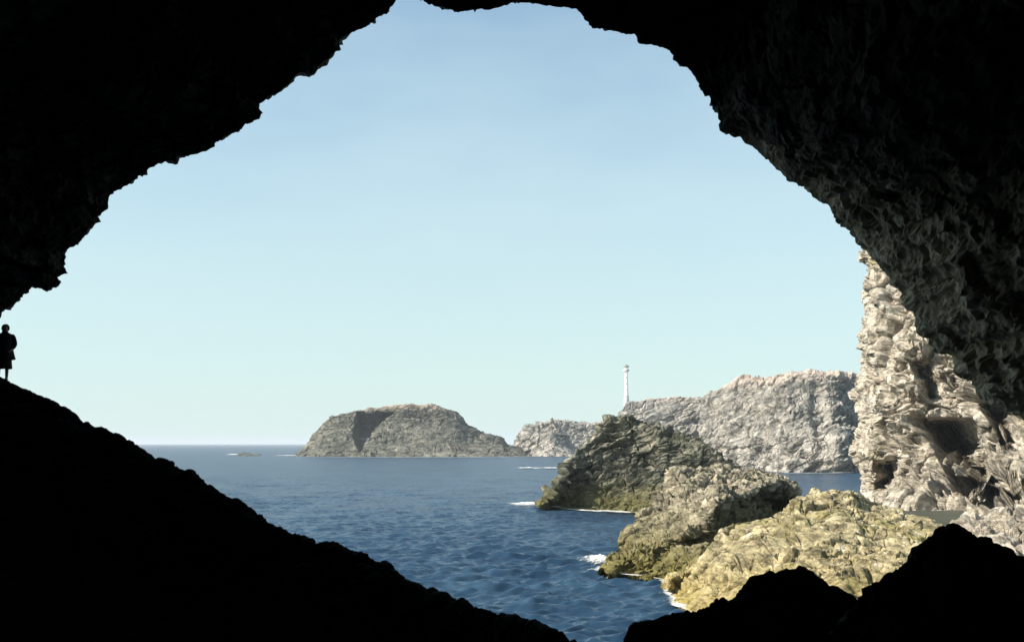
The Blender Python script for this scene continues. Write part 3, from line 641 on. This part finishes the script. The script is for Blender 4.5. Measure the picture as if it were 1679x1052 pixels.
d += 0.05 * ridged(V / 0.22, 3)
sgn = 1.0
V = V + nn * d[:, None]
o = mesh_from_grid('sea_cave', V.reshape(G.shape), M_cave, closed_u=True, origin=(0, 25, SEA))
tag(o, 'black rock vault and walls of the cave that frame the whole view', 'cave')

# ------------------------------------------------------------------ dark slope at lower left
sl = [(-420, 470, 31), (-200, 560, 31), (-60, 600, 30.5), (-10, 616, 30.2), (9, 621, 30), (36, 633, 29.6), (65, 648, 29.3), (94, 660, 29), (120, 672, 28.7), (128, 677, 28.6), (137, 691, 28.5), (163, 702, 28), (191, 713, 27.7), (205, 722, 27.5), (226, 731, 27.2), (249, 747, 27), (275, 758, 26.5), (314, 774, 26), (325, 784, 25.7),
      (352, 797, 25.3), (396, 822, 24.6), (417, 838, 24.2), (442, 861, 23.8), (479, 876, 23.2), (525, 893, 22.4), (600, 908, 21.2), (608, 918, 21), (633, 928, 20.6), (654, 947, 20.3), (704, 974, 19.5), (763, 986, 18.5), (792, 997, 18), (863, 1022, 17), (900, 1038, 16.4), (938, 1053, 16), (1010, 1100, 15), (1080, 1200, 14)]
S = [P(*q) for q in sl]
G = loft([[(x - 3, y - 14, SEA - 3) for x, y, z in S], [(x - 1.4, y - 6.5, z - 6.5) for x, y, z in S], [(x - 0.4, y - 2.0, z - 2.6) for x, y, z in S], [(x, y - .25, z - .22) for x, y, z in S], S,
          [(x, y + 0.4, z - 0.35) for x, y, z in S], [(x + 0.3, y + 2.5, z - 3.5) for x, y, z in S], [(x + 1, y + 4, SEA - 3) for x, y, z in S]], 1300, [16, 24, 24, 10, 8, 20, 20])
n = grid_normals(G); V = G.reshape(-1, 3)
V = V + n.reshape(-1, 3) * (crag(V, 0.4, (0.3, 0.2, 1), 0.2, big=0.8) + 0.02 * ridged(V / 0.15, 3))[:, None]
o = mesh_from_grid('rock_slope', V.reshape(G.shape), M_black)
tag(o, 'black rock slope rising to the left, with a person standing on its crest', 'rock slope')

# ------------------------------------------------------------------ dark boulders at lower right
def dark(name, pts, lab, nu=500, near=(0, -2.2), amp=0.2):
    S = [P(*q) for q in pts]
    G = loft([[(x * 0.9, near[1] + 0.4 * y, -3.6) for x, y, z in S], [(x * 0.96, y - 2.2, z - 1.9) for x, y, z in S], [(x * 0.99, y - .7, z - .55) for x, y, z in S], S,
              [(x, y + 0.6, z - 0.5) for x, y, z in S], [(x, y + 1.6, z - 3.2) for x, y, z in S], [(x, y + 2.5, SEA - 3) for x, y, z in S]], nu, [20, 26, 26, 12, 20, 16])
    n = grid_normals(G); V = G.reshape(-1, 3)
    V = V + n.reshape(-1, 3) * (crag(V, 0.22, (0.3, 0.2, 1), amp, big=0.5) + 0.012 * ridged(V / 0.1, 3))[:, None]
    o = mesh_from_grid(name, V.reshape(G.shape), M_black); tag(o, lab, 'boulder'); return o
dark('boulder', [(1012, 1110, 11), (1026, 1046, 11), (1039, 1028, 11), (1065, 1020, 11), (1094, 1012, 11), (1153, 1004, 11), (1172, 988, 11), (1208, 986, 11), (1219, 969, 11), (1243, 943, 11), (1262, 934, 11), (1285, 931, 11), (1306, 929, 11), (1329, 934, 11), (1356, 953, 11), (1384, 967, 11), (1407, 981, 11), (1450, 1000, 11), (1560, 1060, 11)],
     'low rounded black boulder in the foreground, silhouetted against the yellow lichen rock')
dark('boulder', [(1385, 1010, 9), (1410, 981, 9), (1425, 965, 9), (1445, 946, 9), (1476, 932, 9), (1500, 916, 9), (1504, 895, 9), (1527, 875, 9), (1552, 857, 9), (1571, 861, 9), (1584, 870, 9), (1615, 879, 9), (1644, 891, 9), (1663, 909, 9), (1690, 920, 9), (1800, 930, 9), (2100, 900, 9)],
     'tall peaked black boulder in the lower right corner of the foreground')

# ------------------------------------------------------------------ foam and breaking water
def foam_mat():
    m, n, l, b = new_mat('foam')
    b.inputs['Base Color'].default_value = (0.86, 0.83, 0.77, 1); b.inputs['Roughness'].default_value = 0.9
    at = n.new('ShaderNodeAttribute'); at.attribute_name = 'dens'
    tcn = n.new('ShaderNodeTexCoord'); ge = n.new('ShaderNodeMapping')
    nz = n.new('ShaderNodeTexNoise'); nz.inputs['Scale'].default_value = 1.5; nz.inputs['Detail'].default_value = 6; nz.inputs['Roughness'].default_value = 0.7
    l.new(tcn.outputs['Object'], ge.inputs['Vector']); l.new(ge.outputs[0], nz.inputs['Vector'])
    ad = n.new('ShaderNodeMath'); ad.operation = 'MULTIPLY_ADD'; l.new(nz.outputs['Fac'], ad.inputs[0]); ad.inputs[1].default_value = 1.8; ad.inputs[2].default_value = -1.35
    a2 = n.new('ShaderNodeMath'); a2.operation = 'MULTIPLY_ADD'; l.new(at.outputs['Fac'], a2.inputs[0]); a2.inputs[1].default_value = 1.25; l.new(ad.outputs[0], a2.inputs[2])
    mr = n.new('ShaderNodeMapRange'); mr.inputs['From Min'].default_value = 0.0; mr.inputs['From Max'].default_value = 0.85
    l.new(a2.outputs[0], mr.inputs['Value']); l.new(mr.outputs[0], b.inputs['Alpha'])
    return m
M_foam = foam_mat()
def set_dens(o, dens):
    at = o.data.attributes.new('dens', 'FLOAT', 'POINT'); at.data.foreach_set('value', dens.astype(np.float32).ravel())
def foam(name, px, py, rx, ry, h, seed):
    """a patch of broken water: a low mound that thins out towards its edge"""
    c = np.array(Wt(px, py)); nu_, nv_ = 120, 50
    t = np.linspace(0, 2 * np.pi, nu_, endpoint=False); s = np.linspace(0, 1, nv_)
    S_, T_ = np.meshgrid(s, t, indexing='ij')
    base = np.stack([np.cos(T_), np.sin(T_), 0 * T_ + seed], 2).reshape(-1, 3)
    wob = 1 + 0.45 * fbm(base * 1.7, 3).reshape(S_.shape)
    X = c[0] + rx * S_ * np.cos(T_) * wob; Y = c[1] + ry * S_ * np.sin(T_) * wob
    nz = fbm(np.stack([X.ravel(), Y.ravel(), 0 * X.ravel() + seed], 1) / (0.3 * max(rx, 1)), 4).reshape(S_.shape)
    Z = SEA + 0.22 + h * (1 - S_ ** 1.5) * (0.8 + 0.35 * nz) + 0.08 * nz
    o = mesh_from_grid(name, np.stack([X, Y, Z], 2), M_foam, closed_u=True, smooth=True)
    set_dens(o, 1.12 - 1.15 * S_)
    return tag(o, kind='stuff')
def foam_line(name, pts, w0, seed, dens=0.75):
    A = resample([Wt(*q) for q in pts], 260)
    s = np.linspace(-1, 1, 15)[:, None]
    wv = w0 * (1 + 0.7 * fbm(np.stack([A[:, 0] / 4, A[:, 1] / 4, 0 * A[:, 0] + seed], 1), 3))
    G = np.repeat(A[None], 15, 0); G[:, :, 1] += s * wv[None, :] ; G[:, :, 0] -= 0.35 * s * wv[None, :]
    V = G.reshape(-1, 3); V[:, 2] = SEA + 0.26 + 0.06 * fbm(V / 1.5, 2)
    o = mesh_from_grid(name, V.reshape(G.shape), M_foam, smooth=True)
    set_dens(o, np.repeat(dens * (1 - np.abs(s) ** 2), 260, 1))
    return tag(o, kind='stuff')
foam('sea_foam', 868, 828.5, 5.0, 7.0, 0.3, 1)
foam('sea_foam', 912, 834, 3.6, 2.2, 0.25, 2)
foam('sea_foam', 984, 925, 2.4, 4.6, 0.5, 3)
foam('sea_foam', 1004, 940, 2.2, 2.4, 0.4, 4)
foam('sea_foam', 866, 768.5, 9.0, 9.0, 0.6, 6)
foam('sea_foam', 905, 768, 9.0, 7.0, 0.4, 7)
foam('sea_foam', 384, 746, 9.0, 22, 1.0, 8)
foam('sea_foam', 474, 747.0, 18.0, 14, 0.4, 9)
foam_line('foam_line', [(884, 830), (922, 836), (977, 839.5), (1024, 841), (1060, 843)], 2.8, 1, 0.84)
foam_line('foam_line', [(990, 939), (1022, 946), (1060, 950), (1095, 957), (1104, 980), (1118, 1003), (1140, 1012)], 1.3, 2, 0.80)
foam_line('foam_line', [(486, 748.6), (560, 749.2), (700, 749.4), (820, 749), (870, 748.2)], 7.0, 3, 0.72)
foam_line('foam_line', [(1205, 770), (1250, 773), (1292, 776), (1364, 776), (1413, 774)], 3.0, 4, 0.66)
lr = [(386, 746.5), (392, 744), (400, 743), (410, 744), (420, 745), (426, 747)]
for_r = [P(a, b, 860) for a, b in lr]
o = rock('low_reef', for_r, [], [Wt(386, 746.8), Wt(405, 747.2), Wt(426, 747)], (0, 14, 0), M_island, 80, 20, 1.6, (0, 0, 1), amp=0.4)
tag(o, 'low reef just breaking the water, left of the domed island', 'reef')

# ------------------------------------------------------------------ the person on the slope
def skinned(name, verts, edges, radii, mat, parent=None, sub=2, root=0):
    me = bpy.data.meshes.new(name); me.from_pydata(verts, edges, []); me.update()
    o = bpy.data.objects.new(name, me); sc.collection.objects.link(o)
    sk = o.modifiers.new('skin', 'SKIN')
    lay = me.skin_vertices[0] if me.skin_vertices else None
    if lay is None:
        bpy.context.view_layer.objects.active = o
        lay = me.skin_vertices[0]
    for i, r in enumerate(radii): lay.data[i].radius = r if isinstance(r, tuple) else (r, r)
    lay.data[root].use_root = True
    sb = o.modifiers.new('sub', 'SUBSURF'); sb.levels = sub; sb.render_levels = sub
    dg = bpy.context.evaluated_depsgraph_get(); ev = o.evaluated_get(dg)
    m2 = bpy.data.meshes.new_from_object(ev); o.modifiers.clear(); o.data = m2
    for p_ in m2.polygons: p_.use_smooth = True
    m2.materials.clear(); m2.materials.append(mat)
    if parent: o.parent = parent
    return o
M_skin = flat_mat('skin', (0.35, 0.22, 0.16), 0.6, 0.05)
M_coat = flat_mat('dark_wool', (0.02, 0.02, 0.022), 0.9, 0.2, 20)
M_skirt = flat_mat('dark_skirt', (0.025, 0.02, 0.02), 0.9, 0.2, 20)
M_hair = flat_mat('dark_hair', (0.015, 0.012, 0.01), 0.7, 0.2, 40)
M_shoe = flat_mat('dark_leather', (0.02, 0.015, 0.012), 0.5, 0.2, 20)
feet = P(3.5, 621, 29.9)
person = bpy.data.objects.new('person', None); sc.collection.objects.link(person); person.location = (feet[0], feet[1], feet[2] - 0.06)
person.rotation_euler = (0, 0, 0.25); person.scale = (1.14, 1.1, 1.0)
tag(person, 'person in dark jacket and skirt standing on the black slope at the left edge', 'person')
bv = [(0, 0, .92), (0, 0, 1.10), (0, 0, 1.28), (0, 0.01, 1.40), (0, 0.01, 1.46), (0, -0.01, 1.54), (0, -0.02, 1.61), (0, -0.01, 1.67),
      (.09, 0, .86), (.10, -.01, .48), (.10, .02, .10), (.10, -.10, .035),
      (-.09, 0, .86), (-.10, -.01, .48), (-.10, .02, .10), (-.11, -.10, .035),
      (.17, .01, 1.37), (.25, .03, 1.10), (.20, -.10, .93), (.17, -.16, .88),
      (-.17, .01, 1.37), (-.25, .03, 1.10), (-.20, -.10, .93), (-.17, -.16, .88),
      (0, -.085, 1.585)]
be = [(0, 1), (1, 2), (2, 3), (3, 4), (4, 5), (5, 6), (6, 7), (0, 8), (8, 9), (9, 10), (10, 11), (0, 12), (12, 13), (13, 14), (14, 15), (3, 16), (16, 17), (17, 18), (18, 19), (3, 20), (20, 21), (21, 22), (22, 23), (6, 24)]
br = [(.14, .10), (.12, .09), (.14, .10), (.10, .08), .06, .075, .098, .08, .085, .055, .038, .03, .085, .055, .038, .03, .055, .042, .03, .025, .055, .042, .03, .025, .015]
body = skinned('body', bv, be, br, M_skin, person)
# fingers and thumbs as short bent chains rooted in the palms
for s in (1, -1):
    fv, fe, fr = [(s * .17, -.16, .88)], [], [.022]
    for q in range(4):
        x0 = s * (.17 - .014 + .011 * q); ln = (.07, .08, .075, .06)[q]; b0 = len(fv)
        fv += [(x0, -.19, .865), (x0, -.20 - ln * .3, .845), (x0 - s * .01, -.20 - ln * .35, .825)]
        fe += [(0, b0), (b0, b0 + 1), (b0 + 1, b0 + 2)]; fr += [.009, .008, .007]
    b0 = len(fv); fv += [(s * .145, -.175, .885), (s * .13, -.195, .875)]; fe += [(0, b0), (b0, b0 + 1)]; fr += [.010, .008]
    skinned('hand', fv, fe, fr, M_skin, person, 1)
# jacket with sleeves, flaring at the hem; skirt; hair; shoes
def ring_mesh(name, rings, mat, seg=28):
    G = np.array([[(rx * math.cos(t) + ox, ry * math.sin(t) + oy, z + 0.008 * math.sin(5 * t)) for t in np.linspace(0, 2 * math.pi, seg, endpoint=False)] for (rx, ry, z, ox, oy) in rings])
    o = mesh_from_grid(name, G, mat, closed_u=True, origin=(0, 0, 0), smooth=True); o.parent = person; return o
ring_mesh('skirt', [(.02, .02, .99, 0, 0), (.15, .12, .98, 0, 0), (.19, .15, .80, 0, 0), (.21, .17, .55, 0, 0), (.23, .19, .37, 0, 0), (.20, .16, .37, 0, 0)], M_skirt)
jk = ring_mesh('jacket', [(.22, .18, .66, 0, 0), (.29, .21, .65, .01, 0), (.26, .18, .80, 0, 0), (.225, .15, .95, 0, 0), (.215, .14, 1.08, 0, 0), (.215, .14, 1.22, 0, 0), (.21, .13, 1.34, 0, 0), (.17, .11, 1.41, 0, 0), (.08, .08, 1.46, 0, 0), (.075, .075, 1.50, 0, 0), (.055, .055, 1.49, 0, 0)], M_coat)
for s in (1, -1):
    o = skinned('sleeve', [(s * .13, 0, 1.37), (s * .19, .01, 1.36), (s * .25, .03, 1.10), (s * .205, -.08, .95)], [(0, 1), (1, 2), (2, 3)], [.075, .085, .075, .055], M_coat, person, 2)
    ring = skinned('shoe', [(s * .10, .05, .045), (s * .10, -.04, .045), (s * .105, -.14, .035)], [(0, 1), (1, 2)], [.045, .045, .035], M_shoe, person, 2)
skinned('hair', [(0, .03, 1.50), (0, .035, 1.58), (0, .015, 1.66), (0, -.03, 1.70)], [(0, 1), (1, 2), (2, 3)], [.095, .115, .105, .06], M_hair, person, 2)

# ------------------------------------------------------------------ sea air: far rocks pale slightly
def box(name, lo, hi):
    v = [(x, y, z) for x in (lo[0], hi[0]) for y in (lo[1], hi[1]) for z in (lo[2], hi[2])]
    f = [(0, 1, 3, 2), (4, 6, 7, 5), (0, 4, 5, 1), (2, 3, 7, 6), (0, 2, 6, 4), (1, 5, 7, 3)]
    me = bpy.data.meshes.new(name); me.from_pydata(v, [], f); me.update()
    o = bpy.data.objects.new(name, me); sc.collection.objects.link(o); return o
mh_ = bpy.data.materials.new('sea_air'); mh_.use_nodes = True; hn = mh_.node_tree.nodes; hn.clear()
ho = hn.new('ShaderNodeOutputMaterial'); pv = hn.new('ShaderNodeVolumePrincipled')
pv.inputs['Color'].default_value = (0.86, 0.93, 1.0, 1); pv.inputs['Density'].default_value = 0.00011
mh_.node_tree.links.new(pv.outputs[0], ho.inputs['Volume'])
hb_ = box('haze', (-32000, -200, SEA - 4), (32000, 41000, 70)); hb_.data.materials.append(mh_); tag(hb_, kind='stuff')
